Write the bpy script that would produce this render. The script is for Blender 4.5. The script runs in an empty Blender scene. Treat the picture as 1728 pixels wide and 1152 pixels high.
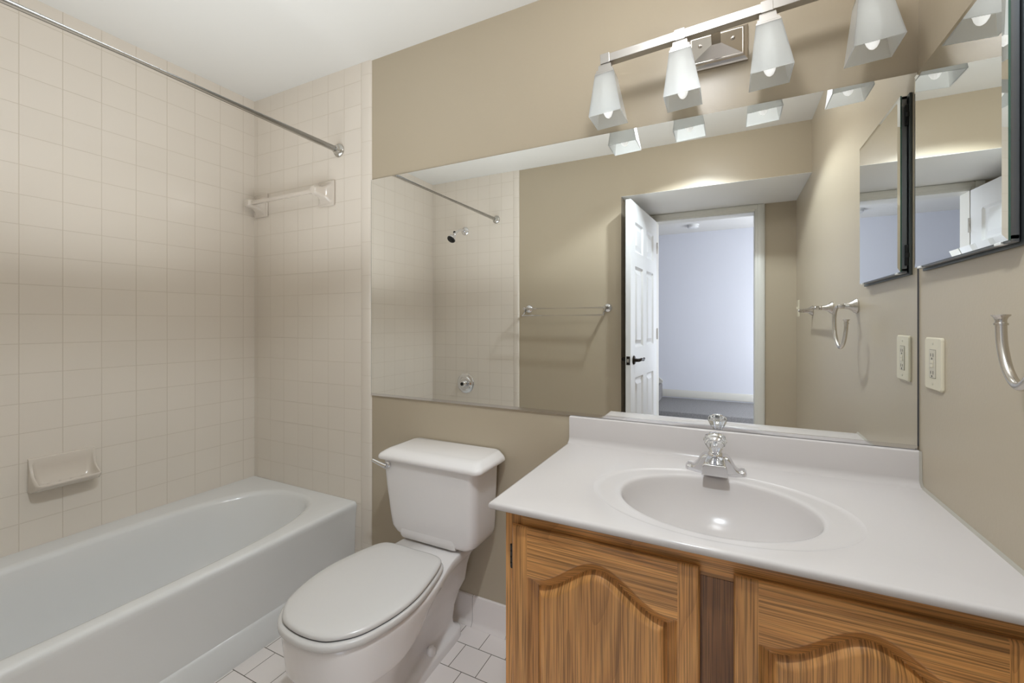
import bpy, bmesh, math, random
from mathutils import Vector, Matrix

S = bpy.context.scene
C = S.collection
R = math.radians
random.seed(7)

# ------------------------------------------------------------------ camera
cam_data = bpy.data.cameras.new('camera')
cam = bpy.data.objects.new('camera', cam_data)
C.objects.link(cam)
cam.location = (0.0, -1.411, 1.2087)
cam.rotation_euler = (R(90), 0, R(25.08))
cam_data.sensor_width = 36.0
cam_data.sensor_fit = 'HORIZONTAL'
cam_data.lens = 701.5 / 1728 * 36.0
cam_data.shift_x = (864 - 899.5) / 1728
cam_data.shift_y = (544.6 - 576) / 1728
cam_data.clip_start = 0.02
S.camera = cam

# ------------------------------------------------------------------ world, lights, exposure
w = bpy.data.worlds.new('world'); S.world = w
w.use_nodes = True
w.node_tree.nodes['Background'].inputs[0].default_value = (0.8, 0.85, 1, 1)
w.node_tree.nodes['Background'].inputs[1].default_value = 0.25

def area(name, loc, rot, sx, sy, power, col, spread=180):
    l = bpy.data.lights.new(name, 'AREA'); l.shape = 'RECTANGLE'
    l.size = sx; l.size_y = sy; l.energy = power; l.color = col; l.spread = R(spread)
    o = bpy.data.objects.new(name, l); C.objects.link(o)
    o.location = loc; o.rotation_euler = rot
    return o

CAN = (-0.18, -1.06)
# the recessed ceiling lamp: its bulb sits inside the can, the can's rim cuts the cone
l = bpy.data.lights.new('recessed_lamp_light', 'SPOT')
l.energy = 68; l.color = (0.84, 0.93, 1.0); l.spot_size = R(128); l.spot_blend = 0.26; l.shadow_soft_size = 0.028
o = bpy.data.objects.new('recessed_lamp_light', l); C.objects.link(o)
o.location = (CAN[0], CAN[1], 2.40)
# daylight spilling through the hall beyond the door
area('hall_daylight', (1.70, -3.0, 1.25), (0, R(90), R(32)), 1.5, 1.2, 52, (0.93, 0.955, 1.0))
# added unseen uplight in mid-room, standing in for flash bounced off the ceiling
area('ceiling_bounce_fill', (-1.32, -0.72, 1.25), (R(180), 0, 0), 1.3, 0.6, 8.4, (0.89, 0.95, 1.0), 150)
area('hall_soffit_fill', (1.15, -4.40, 1.15), (R(-90), 0, 0), 1.2, 1.5, 26, (0.90, 0.945, 1.0))  # added unseen fill lamp, brightens the alcove soffit through the doorway
l = bpy.data.lights.new('flash_on_ceiling', 'POINT'); l.energy = 9.5; l.color = (0.95, 0.97, 1.0); l.shadow_soft_size = 0.07
o = bpy.data.objects.new('flash_on_ceiling', l); C.objects.link(o); o.location = (-0.10, -0.66, 2.29)

S.view_settings.view_transform = 'Standard'
S.view_settings.look = 'None'
S.view_settings.gamma = 1.0
S.view_settings.use_curve_mapping = False
S.view_settings.exposure = -0.04

# ------------------------------------------------------------------ materials
def srgb(r, g, b):
    f = lambda c: (c / 255 / 12.92) if c / 255 <= 0.04045 else ((c / 255 + 0.055) / 1.055) ** 2.4
    return (f(r), f(g), f(b), 1.0)

class NT:
    def __init__(self, name):
        self.m = bpy.data.materials.new(name); self.m.use_nodes = True
        self.t = self.m.node_tree; self.n = self.t.nodes; self.b = self.n['Principled BSDF']
    def new(self, typ, **kw):
        n = self.n.new(typ)
        for k, v in kw.items(): setattr(n, k, v)
        return n
    def link(self, a, b): self.t.links.new(a, b)
    def inp(self, k, v): self.b.inputs[k].default_value = v

def basic(name, col, rough=0.5, metal=0.0, spec=0.5, coat=0.0, noise=None, bump=0.0, bscale=60, vary=0.04):
    t = NT(name)
    t.inp('Base Color', col); t.inp('Roughness', rough); t.inp('Metallic', metal)
    t.inp('Specular IOR Level', spec); t.inp('Coat Weight', coat); t.inp('Coat Roughness', 0.05)
    tc = t.new('ShaderNodeTexCoord')
    nz = t.new('ShaderNodeTexNoise'); nz.inputs['Scale'].default_value = noise or 3.0
    nz.inputs['Detail'].default_value = 4
    t.link(tc.outputs['Object'], nz.inputs['Vector'])
    mp = t.new('ShaderNodeMapRange'); mp.inputs['To Min'].default_value = 1 - vary; mp.inputs['To Max'].default_value = 1 + vary
    t.link(nz.outputs['Fac'], mp.inputs['Value'])
    mx = t.new('ShaderNodeMix', data_type='RGBA', blend_type='MULTIPLY'); mx.inputs[0].default_value = 1.0
    mx.inputs[6].default_value = col
    t.link(mp.outputs['Result'], mx.inputs[7]); t.link(mx.outputs[2], t.b.inputs['Base Color'])
    if bump:
        n2 = t.new('ShaderNodeTexNoise'); n2.inputs['Scale'].default_value = bscale; n2.inputs['Detail'].default_value = 3
        t.link(tc.outputs['Object'], n2.inputs['Vector'])
        bp = t.new('ShaderNodeBump'); bp.inputs['Strength'].default_value = bump; bp.inputs['Distance'].default_value = 0.002
        t.link(n2.outputs['Fac'], bp.inputs['Height']); t.link(bp.outputs['Normal'], t.b.inputs['Normal'])
    return t.m

def tiles(name, axes, off, bw, bh, c1, c2, cm, mortar, rough, offset=0.0, freq=1, bump=0.35, wav=0.02, smooth=0.6):
    """square tiles laid on the plane of the two given axes, with a real joint depth"""
    t = NT(name)
    t.inp('Roughness', rough); t.inp('Specular IOR Level', 0.5)
    tc = t.new('ShaderNodeTexCoord'); sp = t.new('ShaderNodeSeparateXYZ'); cb = t.new('ShaderNodeCombineXYZ')
    t.link(tc.outputs['Object'], sp.inputs[0])
    for k, a in enumerate(axes):
        ad = t.new('ShaderNodeMath', operation='ADD'); ad.inputs[1].default_value = -off[k] + bw * 400 * (k == 0) + bh * 400 * (k == 1)
        t.link(sp.outputs[a], ad.inputs[0]); t.link(ad.outputs[0], cb.inputs[k])
    br = t.new('ShaderNodeTexBrick'); br.offset = offset; br.offset_frequency = 2; br.squash = 1.0
    br.inputs['Scale'].default_value = 1.0; br.inputs['Brick Width'].default_value = bw; br.inputs['Row Height'].default_value = bh
    br.inputs['Mortar Size'].default_value = mortar; br.inputs['Mortar Smooth'].default_value = smooth; br.inputs['Bias'].default_value = 0.0
    br.inputs['Color1'].default_value = c1; br.inputs['Color2'].default_value = c2; br.inputs['Mortar'].default_value = cm
    t.link(cb.outputs[0], br.inputs['Vector']); t.link(br.outputs['Color'], t.b.inputs['Base Color'])
    iv = t.new('ShaderNodeMath', operation='SUBTRACT'); iv.inputs[0].default_value = 1.0
    t.link(br.outputs['Fac'], iv.inputs[1])
    b1 = t.new('ShaderNodeBump'); b1.inputs['Strength'].default_value = bump; b1.inputs['Distance'].default_value = 0.002
    t.link(iv.outputs[0], b1.inputs['Height'])
    nz = t.new('ShaderNodeTexNoise'); nz.inputs['Scale'].default_value = 9; t.link(tc.outputs['Object'], nz.inputs['Vector'])
    b2 = t.new('ShaderNodeBump'); b2.inputs['Strength'].default_value = wav * 5; b2.inputs['Distance'].default_value = 0.004
    t.link(nz.outputs['Fac'], b2.inputs['Height']); t.link(b1.outputs['Normal'], b2.inputs['Normal'])
    t.link(b2.outputs['Normal'], t.b.inputs['Normal'])
    mr = t.new('ShaderNodeMapRange'); mr.inputs['To Min'].default_value = rough; mr.inputs['To Max'].default_value = 0.7
    t.link(br.outputs['Fac'], mr.inputs['Value']); t.link(mr.outputs['Result'], t.b.inputs['Roughness'])
    return t.m

def oak(name, along, c_light, c_mid, c_dark, seed=0.0, rough=0.38):
    """oak: pores and cathedral figure stretched along one axis (0 x, 1 y, 2 z)"""
    t = NT(name); t.inp('Roughness', rough); t.inp('Specular IOR Level', 0.45); t.inp('Coat Weight', 0.35); t.inp('Coat Roughness', 0.18)
    tc = t.new('ShaderNodeTexCoord')
    def mapped(across, lng):
        m = t.new('ShaderNodeMapping'); sc = [across, across * 0.05, across]; sc[along] = lng
        m.inputs['Scale'].default_value = sc; m.inputs['Location'].default_value = (seed * 1.3, seed * 0.7, seed * 2.1)
        t.link(tc.outputs['Object'], m.inputs['Vector']); return m
    m1 = mapped(6.0, 0.55)
    n1 = t.new('ShaderNodeTexNoise'); n1.inputs['Scale'].default_value = 1.0; n1.inputs['Detail'].default_value = 1.5; n1.inputs['Roughness'].default_value = 0.4
    t.link(m1.outputs[0], n1.inputs['Vector'])
    mul = t.new('ShaderNodeMath', operation='MULTIPLY'); mul.inputs[1].default_value = 18.0; t.link(n1.outputs['Fac'], mul.inputs[0])
    fr = t.new('ShaderNodeMath', operation='FRACT'); t.link(mul.outputs[0], fr.inputs[0])
    r1 = t.new('ShaderNodeValToRGB')
    e = r1.color_ramp.elements
    cd = tuple(0.28 * a_ + 0.72 * b_ for a_, b_ in zip(c_dark, c_mid)); e[0].position = 0.0; e[0].color = cd; e[1].position = 1.0; e[1].color = c_mid
    q = r1.color_ramp.elements.new(0.22); q.color = c_mid
    q = r1.color_ramp.elements.new(0.55); q.color = c_light
    q = r1.color_ramp.elements.new(0.93); q.color = c_mid
    t.link(fr.outputs[0], r1.inputs[0])
    m2 = mapped(430, 5)
    n2 = t.new('ShaderNodeTexNoise'); n2.inputs['Scale'].default_value = 1.0; n2.inputs['Detail'].default_value = 3
    t.link(m2.outputs[0], n2.inputs['Vector'])
    r2 = t.new('ShaderNodeMapRange'); r2.inputs['From Min'].default_value = 0.40; r2.inputs['From Max'].default_value = 0.54
    r2.inputs['To Min'].default_value = 0.42; r2.inputs['To Max'].default_value = 1.08
    t.link(n2.outputs['Fac'], r2.inputs['Value'])
    mx = t.new('ShaderNodeMix', data_type='RGBA', blend_type='MULTIPLY'); mx.inputs[0].default_value = 0.8
    t.link(r1.outputs['Color'], mx.inputs[6]); t.link(r2.outputs['Result'], mx.inputs[7])
    m3 = mapped(14, 2.2)
    n3 = t.new('ShaderNodeTexNoise'); n3.inputs['Scale'].default_value = 1.0; n3.inputs['Detail'].default_value = 2
    t.link(m3.outputs[0], n3.inputs['Vector'])
    r3 = t.new('ShaderNodeMapRange'); r3.inputs['From Min'].default_value = 0.3; r3.inputs['From Max'].default_value = 0.7
    r3.inputs['To Min'].default_value = 0.78; r3.inputs['To Max'].default_value = 1.16
    t.link(n3.outputs['Fac'], r3.inputs['Value'])
    m4 = t.new('ShaderNodeMix', data_type='RGBA', blend_type='MULTIPLY'); m4.inputs[0].default_value = 1.0
    t.link(mx.outputs[2], m4.inputs[6]); t.link(r3.outputs['Result'], m4.inputs[7])
    t.link(m4.outputs[2], t.b.inputs['Base Color'])
    bp = t.new('ShaderNodeBump'); bp.inputs['Strength'].default_value = 0.18; bp.inputs['Distance'].default_value = 0.001
    t.link(n2.outputs['Fac'], bp.inputs['Height']); t.link(bp.outputs['Normal'], t.b.inputs['Normal'])
    return t.m

M = {}
M['tan'] = basic('tan_wall_paint', srgb(183, 170, 148), 0.32, spec=0.5, bump=0.10, bscale=150, vary=0.015)
M['grey_tan'] = M['tan']
M['ceil'] = basic('white_ceiling_paint', srgb(232, 230, 225), 0.75, bump=0.05, bscale=200, vary=0.01)
M['trim'] = basic('white_trim_paint', srgb(222, 220, 212), 0.35, vary=0.01)
M['door'] = basic('white_door_paint', srgb(228, 229, 230), 0.4, vary=0.01)
M['hall'] = basic('pale_hall_wall_paint', srgb(218, 220, 228), 0.7, vary=0.012)
TC1, TC2, TCM = srgb(232, 223, 211), srgb(230, 221, 209), srgb(210, 199, 184)
M['tile_xz'] = tiles('cream_wall_tile', (0, 2), (-1.533, 0.4791), 0.1097, 0.10876, TC1, TC2, TCM, 0.0016, 0.16)
M['tile_yz'] = tiles('cream_side_wall_tile', (1, 2), (-0.0656, 0.4791), 0.1101, 0.10876, TC1, TC2, TCM, 0.0016, 0.16)
M['bull'] = tiles('cream_bullnose_tile', (0, 2), (-1.60, 0.352), 0.6, 0.1535, TC1, TC2, TCM, 0.0014, 0.18)
FT1, FT2, FTM = srgb(240, 232, 227), srgb(237, 229, 224), srgb(88, 78, 66)
M['floor'] = tiles('white_floor_tile', (0, 1), (-0.946, 0.007), 0.1110, 0.10960, FT1, FT2, FTM, 0.0013, 0.3, offset=0.5, bump=0.25, smooth=0.15)
M['base'] = tiles('white_base_tile', (0, 2), (-0.9235, -0.2), 0.155, 2.0, FT1, FT2, FTM, 0.0009, 0.25, bump=0.2)
M['china'] = basic('white_vitreous_china', srgb(234, 230, 228), 0.10, coat=0.3, vary=0.006)
M['seat'] = basic('white_seat_plastic', srgb(211, 208, 205), 0.2, vary=0.005)
M['tub'] = basic('white_tub_enamel', srgb(230, 230, 229), 0.13, coat=0.2, vary=0.008)
M['ceramic'] = basic('cream_glazed_ceramic', srgb(218, 208, 196), 0.13, coat=0.2, vary=0.01)
M['marble'] = basic('white_cultured_marble', srgb(203, 197, 194), 0.17, spec=0.22, coat=0.0, noise=2.0, vary=0.012)
M['chrome'] = basic('polished_chrome', (0.80, 0.80, 0.82, 1), 0.07, 1.0, vary=0.01)
M['rod'] = basic('brushed_chrome', (0.60, 0.59, 0.56, 1), 0.24, 1.0, vary=0.02)
M['nickel'] = basic('brushed_nickel', (0.62, 0.585, 0.54, 1), 0.26, 1.0, vary=0.03, noise=40)
M['bright_nickel'] = basic('satin_nickel', (0.52, 0.50, 0.475, 1), 0.34, 1.0, vary=0.02, noise=40)
M['mirror'] = basic('mirror_silver', (0.93, 0.945, 0.935, 1), 0.0, 1.0, vary=0.0)
M['edge'] = basic('green_glass_edge', srgb(58, 96, 84), 0.08, coat=0.4)
M['alu'] = basic('grey_aluminium', (0.30, 0.31, 0.33, 1), 0.42, 1.0, vary=0.02)
M['darkalu'] = basic('dark_aluminium', (0.11, 0.12, 0.12, 1), 0.38, 0.8, vary=0.02)
M['black'] = basic('black_plastic', srgb(16, 16, 16), 0.4)
M['almond'] = basic('almond_plastic', srgb(212, 203, 180), 0.35, vary=0.01)
M['grey_plastic'] = basic('pale_grey_plastic', srgb(198, 190, 172), 0.4, vary=0.01)
M['white_plastic'] = basic('white_plastic', srgb(232, 232, 230), 0.4, vary=0.01)
M['bronze'] = basic('dark_bronze', srgb(44, 38, 34), 0.35, 0.7)
M['slot'] = basic('dark_slot', srgb(46, 42, 36), 0.6)
M['caulk'] = basic('grey_caulk', srgb(170, 164, 152), 0.6)
M['paper'] = basic('white_paper', srgb(236, 233, 230), 0.9, bump=0.2)
M['gap'] = basic('dark_seam', srgb(70, 70, 72), 0.6)
M['carpet'] = basic('grey_blue_carpet', srgb(140, 138, 138), 0.95, noise=70, bump=1.0, bscale=180, vary=0.45)
M['brown'] = basic('brown_dirt', srgb(80, 62, 40), 0.9)
L_, MID, DK = srgb(214, 155, 90), srgb(200, 141, 79), srgb(120, 76, 38)
M['oak_z'] = oak('oak_vertical_grain', 2, L_, MID, DK, 1.0)
M['oak_z2'] = oak('oak_panel_grain', 2, L_, MID, DK, 4.3)
M['oak_x'] = oak('oak_horizontal_grain', 0, L_, MID, DK, 2.2)
M['oak_dark'] = oak('oak_darker_grain', 2, srgb(152, 104, 62), srgb(124, 80, 44), srgb(72, 46, 26), 7.7)  # darker oak tones for the middle stile of the face frame

def frosted(name):
    t = NT(name)
    out = t.n['Material Output']
    tr = t.new('ShaderNodeBsdfTranslucent'); tr.inputs[0].default_value = (0.97, 0.98, 0.975, 1)
    df = t.new('ShaderNodeBsdfDiffuse'); df.inputs[0].default_value = (0.96, 0.97, 0.965, 1)
    tp = t.new('ShaderNodeBsdfTransparent'); tp.inputs[0].default_value = (0.95, 0.97, 0.965, 1)
    gl = t.new('ShaderNodeBsdfGlossy'); gl.inputs[0].default_value = (1, 1, 1, 1); gl.inputs[1].default_value = 0.35
    a = t.new('ShaderNodeMixShader'); a.inputs[0].default_value = 0.12
    t.link(tr.outputs[0], a.inputs[1]); t.link(df.outputs[0], a.inputs[2])
    b = t.new('ShaderNodeMixShader'); b.inputs[0].default_value = 0.30
    t.link(a.outputs[0], b.inputs[1]); t.link(tp.outputs[0], b.inputs[2])
    c = t.new('ShaderNodeMixShader'); fz = t.new('ShaderNodeFresnel'); fz.inputs[0].default_value = 1.4
    t.link(fz.outputs[0], c.inputs[0]); t.link(b.outputs[0], c.inputs[1]); t.link(gl.outputs[0], c.inputs[2])
    t.link(c.outputs[0], out.inputs['Surface'])
    return t.m
M['frost'] = frosted('frosted_glass')
M['bulb'] = basic('white_lamp_bulb', srgb(240, 240, 238), 0.4, vary=0.0)
M['bulb'].node_tree.nodes['Principled BSDF'].inputs['Emission Color'].default_value = (1, 0.98, 0.95, 1)
M['bulb'].node_tree.nodes['Principled BSDF'].inputs['Emission Strength'].default_value = 0.5
t = NT('clear_acrylic'); t.inp('Base Color', (0.97, 0.98, 0.98, 1)); t.inp('Roughness', 0.03); t.inp('IOR', 1.45); t.inp('Transmission Weight', 0.92)
M['acrylic'] = t.m
t = NT('lamp_disc'); t.inp('Emission Color', (1, 0.95, 0.88, 1)); t.inp('Emission Strength', 4.0); M['lampdisc'] = t.m

# ------------------------------------------------------------------ mesh helpers
def obj(name, bm, mats, parent=None, smooth=True, angle=35, xf=None, merge=True):
    if merge: bmesh.ops.remove_doubles(bm, verts=bm.verts, dist=1e-6)
    if xf is not None: bmesh.ops.transform(bm, matrix=xf, verts=bm.verts)
    bmesh.ops.recalc_face_normals(bm, faces=bm.faces)
    me = bpy.data.meshes.new(name); bm.to_mesh(me); bm.free()
    if not isinstance(mats, (list, tuple)): mats = [mats]
    for m in mats: me.materials.append(m)
    if smooth:
        for p in me.polygons: p.use_smooth = True
        try: me.set_sharp_from_angle(angle=R(angle))
        except Exception: pass
    o = bpy.data.objects.new(name, me); C.objects.link(o)
    if parent is not None:
        o.parent = parent
        if parent.type == 'EMPTY': o.matrix_parent_inverse = Matrix.Translation(parent.location).inverted()
    return o

def thing(name, label, cat, loc, group=None):
    o = bpy.data.objects.new(name, None); C.objects.link(o)
    o.empty_display_size = 0.05; o.location = loc
    return tag(o, label, cat, group)

def tag(o, label, cat, group=None, kind=None):
    o['label'] = label; o['category'] = cat
    if group: o['group'] = group
    if kind: o['kind'] = kind
    return o

def struct(name, bm, m, label=None, parent=None, smooth=False, **k):
    o = obj(name, bm, m, parent, smooth=smooth, **k)
    if parent is None: o['kind'] = 'structure'
    if label: o['label'] = label
    return o

def B(): return bmesh.new()

def box(bm, lo, hi, bev=0.0, seg=2, mat=0):
    lo, hi = [min(a, b) for a, b in zip(lo, hi)], [max(a, b) for a, b in zip(lo, hi)]
    g = bmesh.ops.create_cube(bm, size=1.0)
    vs = g['verts']
    for v in vs:
        v.co = Vector([lo[i] + (v.co[i] + 0.5) * (hi[i] - lo[i]) for i in range(3)])
    fs = list({f for v in vs for f in v.link_faces})
    for f in fs: f.material_index = mat
    if bev:
        es = list({e for v in vs for e in v.link_edges})
        r = bmesh.ops.bevel(bm, geom=es, offset=bev, segments=seg, affect='EDGES', profile=0.5, clamp_overlap=True)
        for f in r['faces']: f.material_index = mat
    return bm

def quad(bm, pts, mat=0):
    f = bm.faces.new([bm.verts.new(p) for p in pts]); f.material_index = mat
    return bm

def loft(bm, loops, cap0=True, cap1=True, closed=True, mat=0):
    rings = [[bm.verts.new(p) for p in L] for L in loops]
    n = len(rings[0])
    for a, b in zip(rings[:-1], rings[1:]):
        for i in range(n if closed else n - 1):
            j = (i + 1) % n
            f = bm.faces.new((a[i], a[j], b[j], b[i])); f.material_index = mat
    if cap0: bm.faces.new(list(reversed(rings[0]))).material_index = mat
    if cap1: bm.faces.new(rings[-1]).material_index = mat
    return rings

def frame_of(d):
    d = Vector(d).normalized()
    u = Vector((0, 0, 1)) if abs(d.z) < 0.9 else Vector((1, 0, 0))
    a = d.cross(u).normalized(); return a, a.cross(d).normalized()

def tube(bm, pts, r, n=16, cap=True, mat=0):
    pts = [Vector(p) for p in pts]
    rs = r if isinstance(r, (list, tuple)) else [r] * len(pts)
    loops = []; a = None
    for i, p in enumerate(pts):
        d = (pts[min(i + 1, len(pts) - 1)] - pts[max(i - 1, 0)]).normalized()
        if a is None: a, b = frame_of(d)
        else:
            a = (a - d * a.dot(d)).normalized(); b = d.cross(a).normalized()
        loops.append([p + (a * math.cos(k * 2 * math.pi / n) + b * math.sin(k * 2 * math.pi / n)) * rs[i] for k in range(n)])
    loft(bm, loops, cap, cap, mat=mat)
    return bm

def lathe(bm, prof, origin, axis=(0, 0, 1), n=32, cap0=True, cap1=True, mat=0, flute=None):
    """prof: list of (radius, height along axis)"""
    ax = Vector(axis).normalized(); a, b = frame_of(ax); o = Vector(origin)
    loops = []
    for r, h in prof:
        L = []
        for k in range(n):
            t = k * 2 * math.pi / n
            rr = max(r, 1e-5) * (1 + (flute[1] * math.cos(flute[0] * t) if flute else 0))
            L.append(o + ax * h + (a * math.cos(t) + b * math.sin(t)) * rr)
        loops.append(L)
    loft(bm, loops, cap0, cap1, mat=mat)
    return bm

def spline(pts, n):
    """Catmull-Rom through pts, n samples per span"""
    P = [Vector(p) for p in pts]; out = []
    for i in range(len(P) - 1):
        p0 = P[max(i - 1, 0)]; p1 = P[i]; p2 = P[i + 1]; p3 = P[min(i + 2, len(P) - 1)]
        for k in range(n):
            t = k / n
            out.append(0.5 * ((2 * p1) + (p2 - p0) * t + (2 * p0 - 5 * p1 + 4 * p2 - p3) * t * t + (3 * p1 - p0 - 3 * p2 + p3) * t ** 3))
    out.append(P[-1]); return out

def rrect(cx, cy, hx, hy, r, z, n=6):
    """rounded rectangle loop, counter-clockwise"""
    r = min(r, hx * 0.999, hy * 0.999); L = []
    for sx, sy, a0 in ((1, 1, 0), (-1, 1, 90), (-1, -1, 180), (1, -1, 270)):
        for k in range(n + 1):
            a = R(a0 + 90 * k / n)
            L.append(Vector((cx + sx * (hx - r) + r * math.cos(a), cy + sy * (hy - r) + r * math.sin(a), z)))
    return L

# ------------------------------------------------------------------ room shell
XL, XR = -2.327, 0.4515
YB, YF, YD = 0.0, -1.5195, -2.14
ZC, ZS = 2.409, 2.097
XA = -0.68                      # left side of the door alcove
YH = -4.5                       # hall end wall

def slab(name, lo, hi, m, label=None):
    return struct(name, box(B(), lo, hi), m, label)

T = 0.10
slab('floor', (XL - T, YD - 0.115, -T), (XR + T, YB + T, 0), M['floor'], 'white square floor tiles laid in staggered rows')
slab('ceiling', (XL - T, YF - T, ZC), (XR + T, YB + T, ZC + T), M['ceil'], 'flat white bathroom ceiling')
slab('wall_back', (XL - T, 0, 0), (XR + T, T, ZC), M['tan'], 'tan painted wall behind toilet and vanity')
slab('wall_left', (XL - T, YF - T, 0), (XL, 0, ZC), M['tile_yz'], 'cream tiled side wall along the bathtub')
slab('wall_right', (XR, YD - 0.115, 0), (XR + T, 0, ZC), M['tan'], 'tan painted wall right of the vanity')
b = B()
box(b, (XL - T, YF - T, 0), (XA, YF, ZC)); box(b, (XA, YF - T, ZS + 0.0015), (XR, YF, ZC))
struct('wall_front', b, M['tan'], 'tan wall opposite the mirror with a bulkhead over the door alcove')
slab('wall_alcove', (XA - T, YD - 0.115, 0), (XA, YF - T, ZS), M['tan'], 'tan side wall of the door alcove')
slab('ceiling_alcove', (XA - T, YD - 0.115, ZS), (XR, YF - 0.0005, ZS + 0.05), M['ceil'], 'low white soffit over the door alcove')
b = B()
DX0, DX1, DZ = -0.535, 0.186, 2.045
box(b, (XA, YD - 0.115, 0), (DX0, YD, ZS)); box(b, (DX1, YD - 0.115, 0), (XR, YD, ZS)); box(b, (DX0, YD - 0.115, DZ), (DX1, YD, ZS))
struct('wall_door', b, M['tan'], 'tan wall around the doorway')

# tiled panels of the tub surround on the two end walls, each with its bullnose strip
XT = -1.4735
for nm, y0, s, xe, lab in (('wall_back_tile', 0.0, -1, XT, 'cream tiled tub end wall beside the mirror'), ('wall_front_tile', YF, 1, -1.4846, 'cream tiled tub end wall with the shower fittings')):
    slab(nm, (XL, y0, 0), (-1.533, y0 + s * 0.008, ZC), M['tile_xz'], lab)
k = 0
for nm, y0, s, xe in (('trim_1', 0.0, -1, XT), ('trim_2', YF, 1, -1.4846)):
    b = B()
    prof = [(-1.533, 0), (-1.533, 0.0075), (-1.531, 0.0085), (xe - 0.014, 0.0085), (xe - 0.007, 0.0075), (xe - 0.0025, 0.005), (xe, 0.0015), (xe, 0)]
    loft(b, [[(x, y0 + s * d, z) for x, d in prof] for z in (0, ZC)])
    struct(nm, b, M['bull'], 'cream bullnose tile edging of the tub surround', smooth=True)

# tile base along the back wall
b = B()
prof = [(0, 0.118), (-0.004, 0.118), (-0.008, 0.115), (-0.0095, 0.109), (-0.0095, 0.022), (-0.012, 0.012), (-0.020, 0.0015), (-0.020, 0), (0, 0)]
loft(b, [[(x, y, z) for y, z in prof] for x in (XT + 0.001, -0.49)])
struct('baseboard_back', b, M['base'], 'white cove base tiles under the tan wall', smooth=True)
b = B(); box(b, (-1.484, YF, 0), (XA, YF + 0.0095, 0.118), 0.003)
struct('baseboard_front', b, M['base'], 'white base tiles under the towel bar wall')
b = B(); box(b, (XR - 0.0095, YD, 0), (XR, -0.575, 0.118), 0.003)
struct('baseboard_right', b, M['base'], 'white base tiles along the right wall')

# door casing and jamb
b = B()
def casing(x0, x1, z0, z1): box(b, (x0, YD, z0), (x1, YD + 0.012, z1), 0.003); 
casing(DX1, DX1 + 0.066, 0, ZS - 0.001); casing(DX0 - 0.066, DX0, 0, ZS - 0.001); casing(DX0, DX1, DZ, ZS - 0.001)
box(b, (DX1 + 0.018, YD + 0.01, 0), (DX1 + 0.060, YD + 0.017, ZS - 0.002), 0.003)
box(b, (DX0 - 0.060, YD + 0.01, 0), (DX0 - 0.018, YD + 0.017, ZS - 0.002), 0.003)
box(b, (DX0 - 0.018, YD + 0.01, DZ + 0.016), (DX1 + 0.018, YD + 0.017, ZS - 0.002), 0.003)
box(b, (DX1 - 0.004, YD - 0.118, 0), (DX1 + 0.012, YD + 0.003, DZ)); box(b, (DX0 - 0.012, YD - 0.118, 0), (DX0 + 0.004, YD + 0.003, DZ))
box(b, (DX0, YD - 0.118, DZ - 0.004), (DX1, YD + 0.003, DZ + 0.012))
struct('trim_3', b, M['trim'], 'white door casing around the doorway', smooth=True)

# hall beyond the doorway
slab('floor_hall', (-2.6, YH - T, -T), (1.9, YD - 0.115, 0), M['carpet'], 'grey carpet of the hall')
b = B(); box(b, (-0.806, YH, 0.0), (1.9, -3.56, 0.20), 0.012)
struct('floor_landing', b, M['carpet'], 'grey carpeted landing of the hall stairs', smooth=True)
b = B()
for q in range(5): box(b, (-0.806 - 0.26 * (q + 1), YH, 0.0), (-0.806 - 0.26 * q, -3.56, 0.20 + 0.19 * (q + 1)), 0.012)
struct('stair_hall', b, M['carpet'], 'grey carpeted stairs rising in the hall', smooth=True)
slab('wall_hall', (-2.6, YH - T, 0), (1.9, YH, ZC), M['hall'], 'pale blue-white end wall of the hall')
slab('wall_hall_left', (-2.6 - T, YH - T, 0), (-2.6, YD - 0.115, ZC), M['hall'])
slab('wall_hall_right', (1.9, YH - T, 0), (1.9 + T, YD - 0.115, ZC), M['hall'])
slab('ceiling_hall', (-2.6 - T, YH - T, ZC), (1.9 + T, YD - 0.115, ZC + T), M['ceil'], 'white hall ceiling')
b = B(); box(b, (-2.6, YD - 0.116, 0), (DX0 - 0.012, YD - 0.1145, ZC)); box(b, (DX1 + 0.012, YD - 0.116, 0), (1.9, YD - 0.1145, ZC)); box(b, (DX0 - 0.012, YD - 0.116, DZ + 0.012), (DX1 + 0.012, YD - 0.1145, ZC))
struct('wall_hall_door', b, M['hall'])
b = B(); box(b, (-0.806, YH, 0.213), (1.9, YH + 0.013, 0.298), 0.003); box(b, (-0.806, YH, 0.294), (1.9, YH + 0.008, 0.308), 0.003)
struct('baseboard_hall', b, M['trim'], 'white baseboard along the hall landing', smooth=True)
b = B()
loft(b, [[(-0.806, y, 0.20), (-0.806, y, 0.415), (-1.9, y, 1.25), (-1.9, y, 0.20)] for y in (YH, YH + 0.013)])
loft(b, [[(-0.800, y, 0.405), (-0.800, y, 0.425), (-1.9, y, 1.265), (-1.9, y, 1.245)] for y in (YH, YH + 0.022)])
struct('trim_4', b, M['trim'], 'white sloping skirt board beside the hall stairs')

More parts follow.
